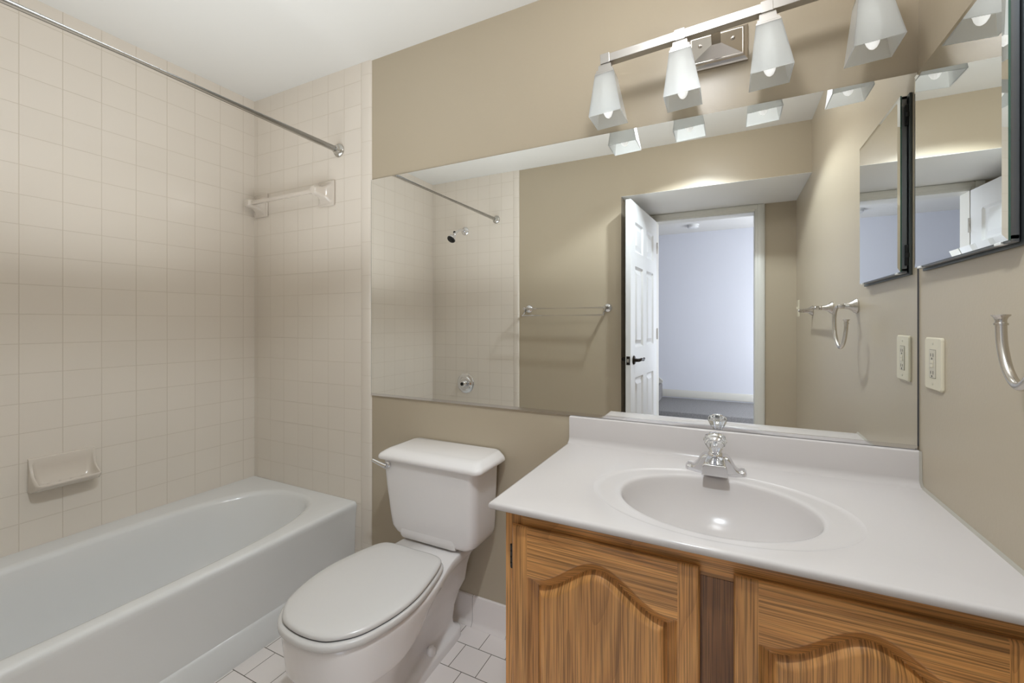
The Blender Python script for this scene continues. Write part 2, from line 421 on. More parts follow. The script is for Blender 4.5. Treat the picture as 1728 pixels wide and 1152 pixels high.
# ------------------------------------------------------------------ door leaf (open into the alcove)
hx, hy = -0.528, -2.118
DW, DT = 0.728, 0.035
ang = math.atan2(0.728, -0.058)          # direction of the open leaf
dirv = Vector((math.cos(ang), math.sin(ang), 0)); nrm = Vector((dirv.y, -dirv.x, 0))     # nrm faces the room (+x)
xf = Matrix(((dirv.x, nrm.x, 0, hx), (dirv.y, nrm.y, 0, hy), (0, 0, 1, 0), (0, 0, 0, 1)))
def door_height(u, z):
    """depth of the moulded face below the stiles at (u along the leaf, z)"""
    best = 0.0
    for u0, u1 in ((0.105, 0.315), (0.413, 0.623)):
        for z0, z1 in ((0.24, 0.83), (1.04, 1.60), (1.70, 1.905)):
            d = min(u - u0, u1 - u, z - z0, z1 - z)
            if d > 0:
                if d < 0.012: best = 0.011 * d / 0.012
                elif d < 0.022: best = 0.011
                elif d < 0.05: best = 0.011 - 0.009 * (d - 0.022) / 0.028
                else: best = 0.002
    return best
b = B()
us = sorted({round(x, 4) for x in [0, DW] + [p + s * d for p, s in ((0.105, 1), (0.315, -1), (0.413, 1), (0.623, -1)) for d in (0, 0.012, 0.022, 0.05)]})
zs = sorted({round(x, 4) for x in [0.012, 2.037] + [p + s * d for p, s in ((0.24, 1), (0.83, -1), (1.04, 1), (1.60, -1), (1.70, 1), (1.905, -1)) for d in (0, 0.012, 0.022, 0.05)]})
for face, sgn in ((0.0, -1), (-DT, 1)):
    V = [[b.verts.new((u, face + sgn * door_height(u, z), z)) for z in zs] for u in us]
    for i in range(len(us) - 1):
        for j in range(len(zs) - 1): b.faces.new((V[i][j], V[i + 1][j], V[i + 1][j + 1], V[i][j + 1]))
for u0, u1 in ((0, 0), (DW, DW)):
    for j in range(len(zs) - 1): quad(b, [(u0, 0, zs[j]), (u0, -DT, zs[j]), (u0, -DT, zs[j + 1]), (u0, 0, zs[j + 1])])
for z in (zs[0], zs[-1]):
    for i in range(len(us) - 1): quad(b, [(us[i], 0, z), (us[i + 1], 0, z), (us[i + 1], -DT, z), (us[i], -DT, z)])
door = struct('door_1', b, M['door'], 'white six-panel door standing open against the alcove wall', xf=xf)
b = B()
hz = 0.955; hu = DW - 0.068
for s, f in ((1, 0.0), (-1, -DT)):
    lathe(b, [(0.031, 0), (0.031, 0.004), (0.026, 0.009), (0.012, 0.012), (0.011, 0.034), (0.013, 0.036)], (hu, f, hz), (0, s, 0), 24)
    tube(b, spline([(hu, f + s * 0.030, hz), (hu - 0.004, f + s * 0.042, hz + 0.002), (hu - 0.04, f + s * 0.046, hz + 0.004), (hu - 0.085, f + s * 0.044, hz - 0.002), (hu - 0.112, f + s * 0.042, hz + 0.005)], 5),
         [0.011] * 6 + [0.0105] * 5 + [0.0095] * 5 + [0.008] * 5, 12)
obj('lever_handle', b, M['bronze'], door, xf=xf)
b = B(); box(b, (DW - 0.0005, -DT * 0.5 - 0.0125, hz - 0.029), (DW + 0.0012, -DT * 0.5 + 0.0125, hz + 0.029), 0.0005)
obj('latch_plate', b, M['bronze'], door, xf=xf)
b = B(); box(b, (DW, -DT * 0.5 - 0.007, hz - 0.011), (DW + 0.009, -DT * 0.5 + 0.007, hz + 0.011), 0.002)
obj('latch_bolt', b, M['bright_nickel'], door, xf=xf)
for z in (0.22, 1.12, 1.82):
    b = B(); tube(b, [(-0.004, 0.004, z - 0.045), (-0.004, 0.004, z + 0.045)], 0.006, 12)
    obj('hinge', b, M['nickel'], door, xf=xf)

# ------------------------------------------------------------------ bathtub
TX0, TX1, TY0, TY1, TZ = XL + 0.001, -1.5605, YF + 0.009, -0.009, 0.3794
N = 96
cx, cy = -1.905, (TY0 + TY1) / 2
def outer(z, inset=0.0, front=0.0):
    L = []
    for k in range(N):
        a = 2 * math.pi * k / N; c, s = math.cos(a), math.sin(a)
        hx1 = (TX1 - front - inset - cx) if c > 0 else (cx - TX0 - inset); hyv = (TY1 - TY0) / 2 - inset
        t = 1 / max(abs(c) / hx1, abs(s) / hyv)
        L.append(Vector((cx + c * t, cy + s * t, z)))
    # snap the nearest samples to the corners
    for sx, sy in ((1, 1), (-1, 1), (-1, -1), (1, -1)):
        p = Vector((TX1 - front - inset if sx > 0 else TX0 + inset, (TY1 - inset) if sy > 0 else (TY0 + inset), z))
        i = min(range(N), key=lambda i: (L[i] - p).length); L[i] = p
    return L
def inner(z, hxl, hxr, hyf, hyb, e):
    """superellipse; hxl/hxr half widths to wall / to apron side, hyf/hyb half lengths to the front / back wall"""
    L = []
    for k in range(N):
        a = 2 * math.pi * k / N; c, s = math.cos(a), math.sin(a)
        X = (hxr if c > 0 else hxl); Y = (hyb if s > 0 else hyf)
        d = (abs(c / X) ** e + abs(s / Y) ** e) ** (-1 / e)
        L.append(Vector((cx + c * d, cy + s * d, z)))
    return L
H = (TY1 - TY0) / 2
loops = [outer(0.0, 0, 0.004), outer(0.100, 0, 0.004), outer(0.1095, 0, 0.0145), outer(0.30, 0, 0.007), outer(0.350, 0, 0.001), outer(0.364, 0, 0.0), outer(0.3725, 0.0, 0.003), outer(0.3775, 0.0, 0.009), outer(TZ, 0.0, 0.017)]
loops += [inner(TZ, 0.325, 0.300, H - 0.075, H - 0.045, 3.0), inner(TZ - 0.002, 0.313, 0.289, H - 0.085, H - 0.055, 2.95), inner(TZ - 0.008, 0.304, 0.281, H - 0.094, H - 0.063, 2.9),
          inner(TZ - 0.020, 0.298, 0.276, H - 0.10, H - 0.070, 2.9), inner(TZ - 0.10, 0.285, 0.264, H - 0.115, H - 0.105, 3.0), inner(0.16, 0.262, 0.245, H - 0.135, H - 0.18, 3.1),
          inner(0.10, 0.245, 0.230, H - 0.15, H - 0.23, 3.1), inner(0.075, 0.225, 0.212, H - 0.17, H - 0.265, 3.0), inner(0.064, 0.19, 0.18, H - 0.21, H - 0.31, 2.8), inner(0.062, 0.10, 0.10, H - 0.40, H - 0.50, 2.4), inner(0.060, 0.02, 0.02, 0.08, 0.08, 2)]
b = B(); loft(b, loops, True, True)
tub = thing('bathtub', 'white enamelled alcove bathtub with a plain front apron', 'bathtub', (cx, cy, 0))
obj('tub_shell', b, M['tub'], tub, angle=50)
b = B(); lathe(b, [(0.035, 0.0), (0.035, 0.004), (0.028, 0.006), (0.001, 0.006)], (cx, YF + 0.34, 0.061), n=32)
obj('drain', b, M['chrome'], tub)
b = B(); lathe(b, [(0.037, 0.0), (0.037, 0.006), (0.03, 0.010), (0.001, 0.011)], (cx, TY0 + 0.118, 0.26), (0, 1, 0.12), n=32)
obj('overflow_plate', b, M['chrome'], tub)

# ------------------------------------------------------------------ shower fittings
rod = thing('shower_rod', 'straight chrome shower curtain rod above the bathtub', 'shower rod', (-1.676, -0.76, 2.03))
yb, yf = -0.0085, YF + 0.0085
b = B(); tube(b, [(-1.676, yb, 2.0285), (-1.688, yf, 2.040)], 0.0138, 20); obj('tube', b, M['rod'], rod)
for y, s, z, x in ((yb, -1, 2.0285, -1.676), (yf, 1, 2.040, -1.688)):
    b = B(); lathe(b, [(0.032, 0), (0.032, 0.003), (0.029, 0.008), (0.021, 0.013), (0.018, 0.024), (0.0148, 0.026)], (x, y, z), (0, s, 0), 32)
    obj('flange', b, M['rod'], rod)

sh = thing('showerhead', 'small chrome shower head on a short wall arm', 'shower head', (-1.989, yf, 1.965))
b = B(); lathe(b, [(0.034, 0), (0.034, 0.003), (0.028, 0.009), (0.012, 0.014)], (-1.989, yf, 1.975), (0, 1, 0), 32); obj('flange', b, M['chrome'], sh)
b = B(); tube(b, spline([(-1.989, yf, 1.975), (-1.992, yf + 0.06, 1.972), (-1.997, yf + 0.10, 1.952), (-2.002, yf + 0.125, 1.93)], 5), 0.0095, 14); obj('arm', b, M['chrome'], sh)
b = B(); ax = Vector((-0.12, 0.62, -0.78)).normalized(); p0 = Vector((-2.002, yf + 0.120, 1.935))
lathe(b, [(0.010, 0), (0.014, 0.006), (0.014, 0.016), (0.011, 0.02), (0.018, 0.030), (0.030, 0.050), (0.035, 0.066), (0.035, 0.072)], p0, ax, 32); hd = obj('head', b, M['chrome'], sh)
b = B(); lathe(b, [(0.032, 0.070), (0.034, 0.074), (0.030, 0.080), (0.012, 0.082), (0.010, 0.090), (0.001, 0.092)], p0, ax, 32); obj('spray_face', b, M['black'], hd)
b = B(); lathe(b, [(0.009, 0), (0.010, 0.012), (0.008, 0.016)], p0 + Vector((0, 0, 0.006)), (-0.9, 0.2, 0.4), 16); obj('swivel_knob', b, M['black'], sh)

sc = thing('shower_control', 'round chrome shower valve plate with a knob', 'shower control', (-1.983, yf, 0.705))
b = B(); lathe(b, [(0.082, 0), (0.082, 0.003), (0.076, 0.008), (0.058, 0.010), (0.052, 0.016), (0.046, 0.017), (0.001, 0.017)], (-1.983, yf, 0.705), (0, 1, 0), 48); obj('plate', b, M['chrome'], sc)
b = B(); lathe(b, [(0.030, 0.012), (0.032, 0.03), (0.030, 0.048), (0.024, 0.055), (0.001, 0.056)], (-1.983, yf, 0.705), (0, 1, 0), 32); kn = obj('knob', b, M['chrome'], sc)
b = B(); lathe(b, [(0.014, 0.055), (0.014, 0.059), (0.001, 0.060)], (-1.983, yf, 0.705), (0, 1, 0), 24); obj('knob_cap', b, M['black'], kn)

# ceramic towel bar on the tiled end wall
tb = thing('ceramic_towel_bar', 'cream ceramic towel bar on the tiled wall by the tub', 'towel bar', (-1.98, -0.008, 1.83))
for x in (-2.205 - 0.054 + 0.054 - 0.0548, -1.757):
    b = B(); zc = 1.832
    box(b, (x - 0.0545, -0.019, zc - 0.0605), (x + 0.0545, -0.0079, zc + 0.0605), 0.006, 3)
    loops = []
    for y, hx_, hz_, dz in ((-0.017, 0.046, 0.052, 0), (-0.022, 0.040, 0.045, 0), (-0.034, 0.030, 0.032, 0), (-0.050, 0.023, 0.024, 0.0), (-0.066, 0.0205, 0.021, 0), (-0.083, 0.0195, 0.020, 0), (-0.089, 0.016, 0.0165, 0), (-0.090, 0.010, 0.010, 0)):
        loops.append([Vector((p.x, y, p.y)) for p in rrect(x, zc + dz, hx_, hz_, 0.012, 0)])
    loft(b, loops)
    obj('post', b, M['ceramic'], tb)
b = B(); box(b, (-2.250, -0.078, 1.823), (-1.765, -0.060, 1.841), 0.004)
obj('bar', b, M['ceramic'], tb)

# ceramic soap dish on the side wall
sd = thing('soap_dish', 'cream ceramic soap dish on the tiled wall over the tub', 'soap dish', (XL, -0.735, 0.62))
b = B()
x0 = XL + 0.0005
y0, y1 = -0.816, -0.640
def dish(x, yy0, yy1, zz0, zz1, r): return [Vector((x, p.x, p.y)) for p in rrect((yy0 + yy1) / 2, (zz0 + zz1) / 2, (yy1 - yy0) / 2, (zz1 - zz0) / 2, r, 0)]
def scoop(y, lip, k):
    """closed side profile; lip: reach of the lip, k: 0 full side wall .. 1 hollow tray"""
    rim = ((0.080, 0.6225), (0.066, 0.6285), (0.050, 0.6370), (0.035, 0.6490), (0.022, 0.6680), (0.014, 0.690))
    hol = ((0.080, 0.6170), (0.064, 0.6070), (0.044, 0.6045), (0.027, 0.6120), (0.016, 0.6350), (0.0115, 0.672))
    f = lip / 0.089
    P = [(0.0, 0.588), (0.040 * f, 0.588), (0.070 * f, 0.597), (0.086 * f, 0.609), (0.089 * f, 0.6145), (0.0885 * f, 0.6185), (0.085 * f, 0.6210)]
    P += [(((1 - k) * a_[0] + k * h_[0]) * (f if i_ < 4 else 1), (1 - k) * a_[1] + k * h_[1]) for i_, (a_, h_) in enumerate(zip(rim, hol))]
    P += [(0.0115, 0.702), (0.0095, 0.7065), (0.006, 0.708), (0.0, 0.708)]
    return [Vector((x0 + max(px, 0.0002 if i_ else 0), y, pz)) for i_, (px, pz) in enumerate(P)]
w0 = [(0.0, 0.066, 0), (0.0015, 0.074, 0), (0.004, 0.080, 0), (0.008, 0.085, 0.05), (0.011, 0.0875, 0.35), (0.015, 0.0885, 0.75), (0.022, 0.089, 0.95), (0.034, 0.089, 1)]
loft(b, [scoop(y0 + d_, l_, k_) for d_, l_, k_ in w0] + [scoop(y1 - d_, l_, k_) for d_, l_, k_ in reversed(w0)])
for q in range(4):
    yq = (y0 + y1) / 2 - 0.045 + 0.03 * q
    tube(b, [(x0 + 0.030, yq, 0.609), (x0 + 0.066, yq, 0.608)], 0.004, 8)
obj('dish', b, M['ceramic'], sd)

# ------------------------------------------------------------------ toilet
CXT = -0.999
to = thing('toilet', 'white two-piece toilet with elongated closed seat', 'toilet', (CXT, -0.35, 0))
def mirror_loop(half, z, n=5):
    """half: [(half width, y)] from the back middle to the front middle"""
    h = spline([(w_, y, 0) for w_, y in half], n)
    right = [Vector((CXT + max(p.x, 0), p.y, z)) for p in h]
    left = [Vector((CXT - max(p.x, 0), p.y, z)) for p in h[1:-1]]
    return right + list(reversed(left))
def mixh(a, c, t): return [((1 - t) * p[0] + t * q[0], (1 - t) * p[1] + t * q[1]) for p, q in zip(a, c)]
RIM = [(0, -0.022), (0.115, -0.022), (0.130, -0.06), (0.133, -0.19), (0.147, -0.262), (0.171, -0.35), (0.184, -0.46), (0.175, -0.552), (0.145, -0.636), (0.092, -0.683), (0.044, -0.698), (0, -0.701)]
SK = [(0, -0.040), (0.095, -0.040), (0.105, -0.075), (0.106, -0.19), (0.124, -0.275), (0.155, -0.37), (0.170, -0.46), (0.162, -0.552), (0.134, -0.630), (0.086, -0.672), (0.042, -0.685), (0, -0.688)]
IN = [(0, -0.055), (0.078, -0.055), (0.084, -0.085), (0.074, -0.19), (0.082, -0.29), (0.106, -0.38), (0.112, -0.455), (0.104, -0.515), (0.084, -0.560), (0.056, -0.582), (0.028, -0.591), (0, -0.593)]
PED = [(0, -0.085), (0.034, -0.085), (0.040, -0.11), (0.034, -0.19), (0.034, -0.29), (0.052, -0.38), (0.070, -0.45), (0.072, -0.505), (0.062, -0.548), (0.042, -0.568), (0.021, -0.576), (0, -0.578)]
FT = [(0, -0.060), (0.052, -0.060), (0.068, -0.095), (0.072, -0.19), (0.076, -0.29), (0.086, -0.38), (0.096, -0.45), (0.096, -0.51), (0.084, -0.56), (0.057, -0.587), (0.028, -0.596), (0, -0.598)]
def lifted(L, amount):
    """the skirt's lower edge climbs toward the back of the bowl"""
    for p in L:
        q = min(max((p.y + 0.54) / 0.27, 0), 1); p.z += amount * q * q * (3 - 2 * q)
    return L
loops = [mirror_loop(FT, 0.0), mirror_loop(FT, 0.026), mirror_loop([(w_ * 0.975, y) for w_, y in FT], 0.033), mirror_loop(mixh(FT, PED, 0.20), 0.038), mirror_loop(mixh(FT, PED, 0.80), 0.047), mirror_loop(mixh(FT, PED, 0.95), 0.055), mirror_loop(PED, 0.075), mirror_loop(mixh(PED, IN, 0.12), 0.125), mirror_loop(mixh(PED, IN, 0.45), 0.180), mirror_loop(mixh(PED, IN, 0.85), 0.220), lifted(mirror_loop(IN, 0.238), 0.04), lifted(mirror_loop(mixh(IN, SK, 0.45), 0.246), 0.065),
         lifted(mirror_loop(mixh(IN, SK, 0.92), 0.2525), 0.078), lifted(mirror_loop(SK, 0.258), 0.080), lifted(mirror_loop(mixh(SK, RIM, 0.15), 0.266), 0.078), lifted(mirror_loop(mixh(SK, RIM, 0.60), 0.310), 0.044), mirror_loop(mixh(SK, RIM, 0.93), 0.352), mirror_loop(RIM, 0.366), mirror_loop([(w_ * 0.992, y) for w_, y in RIM], 0.377), mirror_loop([(w_ * 0.965, -0.03 if i < 2 else y * 0.995) for i, (w_, y) in enumerate(RIM)], 0.381)]
b = B(); loft(b, loops); bowl = obj('bowl', b, M['china'], to, angle=50)
for s in (-1, 1):
    b = B(); lathe(b, [(0.0165, 0.0), (0.0165, 0.010), (0.0145, 0.022), (0.009, 0.029), (0.001, 0.031)], (CXT + s * 0.050, -0.232, 0.036), n=20); obj('bolt_cap', b, M['china'], bowl)
# seat ring and closed lid
SEAT = [(0, -0.262), (0.095, -0.262), (0.136, -0.278), (0.157, -0.322), (0.176, -0.395), (0.187, -0.470), (0.180, -0.553), (0.150, -0.638), (0.096, -0.690), (0.047, -0.706), (0, -0.710)]
def sc_half(h, k, dy=0.0): 
    c0 = -0.49
    return [(w_ * k, c0 + (y - c0) * k + dy) for w_, y in h]
b = B(); loft(b, [mirror_loop(sc_half(SEAT, 0.975), 0.3815), mirror_loop(SEAT, 0.3855), mirror_loop(sc_half(SEAT, 1.004), 0.392), mirror_loop(SEAT, 0.398), mirror_loop(sc_half(SEAT, 0.985), 0.4015), mirror_loop(sc_half(SEAT, 0.955), 0.4025)])
obj('seat', b, M['seat'], to, angle=60)
b = B(); loft(b, [mirror_loop(sc_half(SEAT, 0.952, 0.003), 0.4026), mirror_loop(sc_half(SEAT, 0.952, 0.003), 0.4052)]); obj('seat_gap', b, M['gap'], to)
LID = sc_half(SEAT, 0.966, 0.004)
b = B(); loft(b, [mirror_loop(sc_half(LID, 0.99), 0.4050), mirror_loop(LID, 0.4075), mirror_loop(sc_half(LID, 1.0), 0.4125), mirror_loop(sc_half(LID, 0.988), 0.4165), mirror_loop(sc_half(LID, 0.95), 0.4195), mirror_loop(sc_half(LID, 0.80), 0.4225), mirror_loop(sc_half(LID, 0.5), 0.4240), mirror_loop(sc_half(LID, 0.1), 0.4245)])
obj('lid', b, M['seat'], to, angle=60)
for s in (-1, 1):
    b = B(); box(b, (CXT + s * 0.07 - 0.02, -0.272, 0.381), (CXT + s * 0.07 + 0.02, -0.245, 0.402), 0.005); obj('seat_hinge', b, M['seat'], to)
# tank
def tk(z, x0_, x1_, yf_, r, yb_=-0.012): return rrect((x0_ + x1_) / 2, (yf_ + yb_) / 2, (x1_ - x0_) / 2, (yb_ - yf_) / 2, r, z, 7)
b = B()
loft(b, [tk(0.3925, -1.105, -0.905, -0.165, 0.02), tk(0.3935, -1.125, -0.845, -0.172, 0.025), tk(0.398, -1.150, -0.822, -0.179, 0.03), tk(0.410, -1.176, -0.809, -0.184, 0.034), tk(0.430, -1.192, -0.803, -0.187, 0.036), tk(0.47, -1.199, -0.800, -0.189, 0.036),
         tk(0.58, -1.212, -0.797, -0.194, 0.034), tk(0.690, -1.222, -0.793, -0.198, 0.032)])
# raised outlet pad in the lower front of the tank
loft(b, [[Vector((x, y, z)) for x, y, z in ((-1.135, -0.15, zz), (-0.885, -0.15, zz), (-0.885, yy, zz), (-0.895, yy - 0.004, zz), (-1.125, yy - 0.004, zz), (-1.135, yy, zz))] for zz, yy in ((0.389, -0.176), (0.400, -0.1825), (0.415, -0.1850), (0.435, -0.1800))])
tank = obj('tank', b, M['china'], to, angle=50)
def ld(z, x0_, x1_, yf_, r): return rrect((x0_ + x1_) / 2, (yf_ - 0.006) / 2, (x1_ - x0_) / 2, (-0.006 - yf_) / 2, r, z, 7)
b = B()
loft(b, [ld(0.6835, -1.222, -0.780, -0.196, 0.024), ld(0.6845, -1.236, -0.767, -0.209, 0.026), ld(0.689, -1.2385, -0.7645, -0.2115, 0.028), ld(0.697, -1.2375, -0.7655, -0.2105, 0.030), ld(0.703, -1.233, -0.770, -0.206, 0.030), ld(0.712, -1.220, -0.783, -0.188, 0.026), ld(0.7165, -1.212, -0.791, -0.172, 0.022), ld(0.7185, -1.203, -0.800, -0.155, 0.02)])
obj('tank_lid', b, M['china'], to, angle=50)
b = B()
lathe(b, [(0.013, 0), (0.013, 0.006), (0.009, 0.010)], (-1.182, -0.198, 0.664), (0, -1, 0), 20)
lv = spline([(-1.178, -0.212, 0.661), (-1.192, -0.216, 0.666), (-1.212, -0.222, 0.674), (-1.234, -0.228, 0.684)], 6)
tube(b, lv, [0.0100 - 0.0045 * i / (len(lv) - 1) for i in range(len(lv))], 12)
obj('flush_lever', b, M['chrome'], to)
b = B()
for q, (dx, wd, h_) in enumerate(((-0.0185, 0.008, 0.0072), (-0.009, 0.003, 0.004), (-0.004, 0.004, 0.004), (0.002, 0.003, 0.004), (0.007, 0.004, 0.004), (0.0135, 0.007, 0.004))):
    box(b, (-0.983 + dx, -0.2445, 0.3805), (-0.983 + dx + wd * 0.8, -0.2445 + h_, 0.3814))
obj('maker_mark', b, M['slot'], to)['label'] = 'tiny dark printed mark on the rim behind the seat'

# ------------------------------------------------------------------ vanity cabinet
CX0, FY = -0.484, -0.532              # left outside face, front of the face frame
va = thing('vanity_cabinet', 'oak vanity cabinet with cathedral arched doors', 'cabinet', (0, -0.28, 0))
b = B()
box(b, (CX0, -0.514, 0.0), (CX0 + 0.016, -0.001, 0.770), mat=0)
box(b, (XR - 0.018, -0.514, 0.0), (XR - 0.002, -0.001, 0.770), mat=0)
box(b, (CX0 + 0.016, -0.514, 0.09), (XR - 0.018, -0.010, 0.105), mat=0)
box(b, (CX0 + 0.016, -0.012, 0.0), (XR - 0.018, -0.002, 0.770), mat=0)
box(b, (CX0 + 0.016, -0.46, 0.0), (XR - 0.018, -0.45, 0.09), mat=0)
obj('carcass', b, [M['oak_z']], va, smooth=False)
b = B()
box(b, (CX0, FY, 0.0), (CX0 + 0.045, -0.514, 0.770), 0.0012, mat=0)
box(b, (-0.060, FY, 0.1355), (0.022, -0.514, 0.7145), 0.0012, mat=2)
box(b, (XR - 0.045, FY, 0.0), (XR - 0.002, -0.514, 0.770), 0.0012, mat=0)
box(b, (CX0 + 0.045, FY, 0.715), (XR - 0.045, -0.514, 0.770), 0.0012, mat=1)
box(b, (CX0 + 0.045, FY, 0.09), (XR - 0.045, -0.514, 0.135), 0.0012, mat=1)
obj('face_frame', b, [M['oak_z'], M['oak_x'], M['oak_dark']], va, smooth=False)

def vanity_door(name_label, x0, x1, z0, z1, hinge_x):
    yF = FY - 0.0185
    SW = 0.041
    ax0, ax1 = x0 + SW, x1 - SW
    xc = (ax0 + ax1) / 2; hw = (ax1 - ax0) / 2
    ztop, zear, zb = z1 - 0.044, z1 - 0.113, z0 + 0.055
    ear = 0.018
    def arch(x):
        u = min(abs(x - xc) / (hw - ear), 1.0)
        return zear + (ztop - zear) * (0.5 + 0.5 * math.cos(math.pi * u)) ** 1.0 if u < 1 else zear
    def slope(x):
        e = 1e-3; return (arch(x + e) - arch(x - e)) / (2 * e)
    def dist(x, z):
        return min(x - ax0, ax1 - x, z - zb, (arch(x) - z) / math.sqrt(1 + slope(x) ** 2))
    def h(x, z):
        """depth behind the door face"""
        o_ = min(x - x0, x1 - x, z - z0, z1 - z)
        d = dist(x, z); q = 0.0
        if o_ < 0.007: q = 0.0055 * (1 - math.sqrt(max(0, 1 - ((0.007 - o_) / 0.007) ** 2)))
        if d > 0:
            if d < 0.0025: q = 0.0045 * d / 0.0025
            elif d < 0.0200: t_ = (d - 0.0025) / 0.0175; q = 0.0045 + 0.0125 * t_ ** 0.8
            elif d < 0.0215: q = 0.017
            elif d < 0.0235: q = 0.017 - 0.004 * (d - 0.0215) / 0.0020
            elif d < 0.0400: t_ = (d - 0.0235) / 0.0165; q = 0.013 - 0.0115 * math.sin(t_ * math.pi / 2)
            else: q = 0.0015
        return q
    st = 0.0024
    nx = int(round((x1 - x0) / st)); nz = int(round((z1 - z0) / st))
    X = [x0 + (x1 - x0) * i / nx for i in range(nx + 1)]; Z = [z0 + (z1 - z0) * j / nz for j in range(nz + 1)]
    bf, bp_ = B(), B()
    vf, vp = {}, {}
    co = [[(x, yF + h(x, z), z) for z in Z] for x in X]
    def get(bm_, dct, i, j):
        if (i, j) not in dct: dct[(i, j)] = bm_.verts.new(co[i][j])
        return dct[(i, j)]
    for i in range(nx):
        xm = (X[i] + X[i + 1]) / 2
        for j in range(nz):
            zm = (Z[j] + Z[j + 1]) / 2
            pan = dist(xm, zm) > 0.0208
            bm_, dct = (bp_, vp) if pan else (bf, vf)
            f = bm_.faces.new([get(bm_, dct, i, j), get(bm_, dct, i + 1, j), get(bm_, dct, i + 1, j + 1), get(bm_, dct, i, j + 1)])
            if not pan:
                side = min(xm - ax0, ax1 - xm)
                f.material_index = 0 if side < 0 or (arch(xm) - zm > 0 and side < arch(xm) - zm and side < zm - zb) else 1
    # thickness: rim of the door back to the face frame with a bevelled finger lip
    ring = [(i, 0) for i in range(nx + 1)] + [(nx, j) for j in range(1, nz + 1)] + [(i, nz) for i in range(nx - 1, -1, -1)] + [(0, j) for j in range(nz - 1, 0, -1)]
    prev = [vf[p] for p in ring]
    for inset, y in ((0.0, FY - 0.009), (0.006, FY - 0.0012)):
        cur = []
        for i, j in ring:
            x, z = X[i], Z[j]
            cur.append(bf.verts.new((min(max(x, x0 + inset), x1 - inset), y, min(max(z, z0 + inset), z1 - inset))))
        for k_ in range(len(ring)):
            m_ = (k_ + 1) % len(ring)
            f = bf.faces.new((prev[k_], prev[m_], cur[m_], cur[k_]))
            f.material_index = 1 if ring[k_][1] == nz or ring[k_][1] == 0 else 0
        prev = cur
    bf.faces.new(prev)
    d_ = obj('door', bf, [M['oak_z'], M['oak_x']], va, angle=60, merge=False)
    d_['label'] = name_label
    obj('raised_panel', bp_, [M['oak_z2']], d_, angle=60, merge=False)
    for z in (z1 - 0.080, z0 + 0.080):
        b = B()
        s = 1 if hinge_x > (x0 + x1) / 2 else -1
        tube(b, [(hinge_x + s * 0.003, FY - 0.007, z - 0.027), (hinge_x + s * 0.003, FY - 0.007, z + 0.027)], 0.0042, 10)
        for q in range(4): lathe(b, [(0.0050, 0), (0.0050, 0.010)], (hinge_x + s * 0.003, FY - 0.007, z - 0.025 + q * 0.0135), n=10)
        box(b, (hinge_x + s * 0.001, FY - 0.0015, z - 0.024), (hinge_x + s * 0.012, FY, z + 0.024))
        obj('hinge', b, M['slot'], d_)
vanity_door('left arched oak door', -0.459, -0.0485, 0.122, 0.7365, -0.459)
vanity_door('right arched oak door', 0.0105, 0.421, 0.122, 0.7365, 0.421)

# toilet paper roll on the cabinet's hidden side
tp = thing('toilet_paper_roll', 'white toilet paper roll on the side of the oak cabinet', 'toilet paper', (-0.55, -0.27, 0.385))
b = B(); ct = (-0.541, -0.345, 0.372)
prof = [(0.020, 0), (0.046, 0), (0.0475, 0.002), (0.0475, 0.103), (0.046, 0.105), (0.020, 0.105), (0.020, 0)]
lathe(b, prof, ct, (0, 1, 0), 40, False, False); obj('paper', b, M['paper'], tp)
b = B()
for y in (-0.355, -0.226):
    box(b, (-0.556, y - 0.006, 0.385), (-0.4838, y + 0.006, 0.415), 0.004)
    lathe(b, [(0.016, -0.007), (0.016, 0.007)], (-0.541, y, 0.372 + 0.018), (0, 1, 0), 20)
tube(b, [(-0.541, -0.355, 0.385), (-0.541, -0.226, 0.385)], 0.007, 12)
obj('holder', b, M['white_plastic'], tp)

# ------------------------------------------------------------------ vanity top with integral basin
vt = thing('countertop', 'white cultured marble countertop with integral oval basin', 'countertop', (-0.03, -0.28, 0.77))
X0, X1, Y0, Y1, ZT = -0.5105, XR - 0.0015, -0.5685, -0.001, 0.787
BX, BY = -0.030, -0.333
NA = 128
def rectl(z, ins):
    L = []
    for k in range(NA):
        a = 2 * math.pi * k / NA; c, s = math.cos(a), math.sin(a)
        xx = (X1 - BX) if c > 0 else (BX - X0 - ins); yy = (Y1 - BY) if s > 0 else (BY - Y0 - ins)
        t_ = 1 / max(abs(c) / xx, abs(s) / yy); L.append(Vector((BX + c * t_, BY + s * t_, z)))
    for sx, sy in ((1, 1), (-1, 1), (-1, -1), (1, -1)):
        p = Vector((X1 if sx > 0 else X0 + ins, Y1 if sy > 0 else Y0 + ins, z))
        i = min(range(NA), key=lambda i: (L[i] - p).length); L[i] = p
    return L
def ell(z, a_, b_, dy=0.0, e=2.0):
    L = []
    for k in range(NA):
        t_ = 2 * math.pi * k / NA; c, s = math.cos(t_), math.sin(t_)
        d = (abs(c / a_) ** e + abs(s / b_) ** e) ** (-1 / e); L.append(Vector((BX + c * d, BY + dy + s * d, z)))
    return L
b = B()
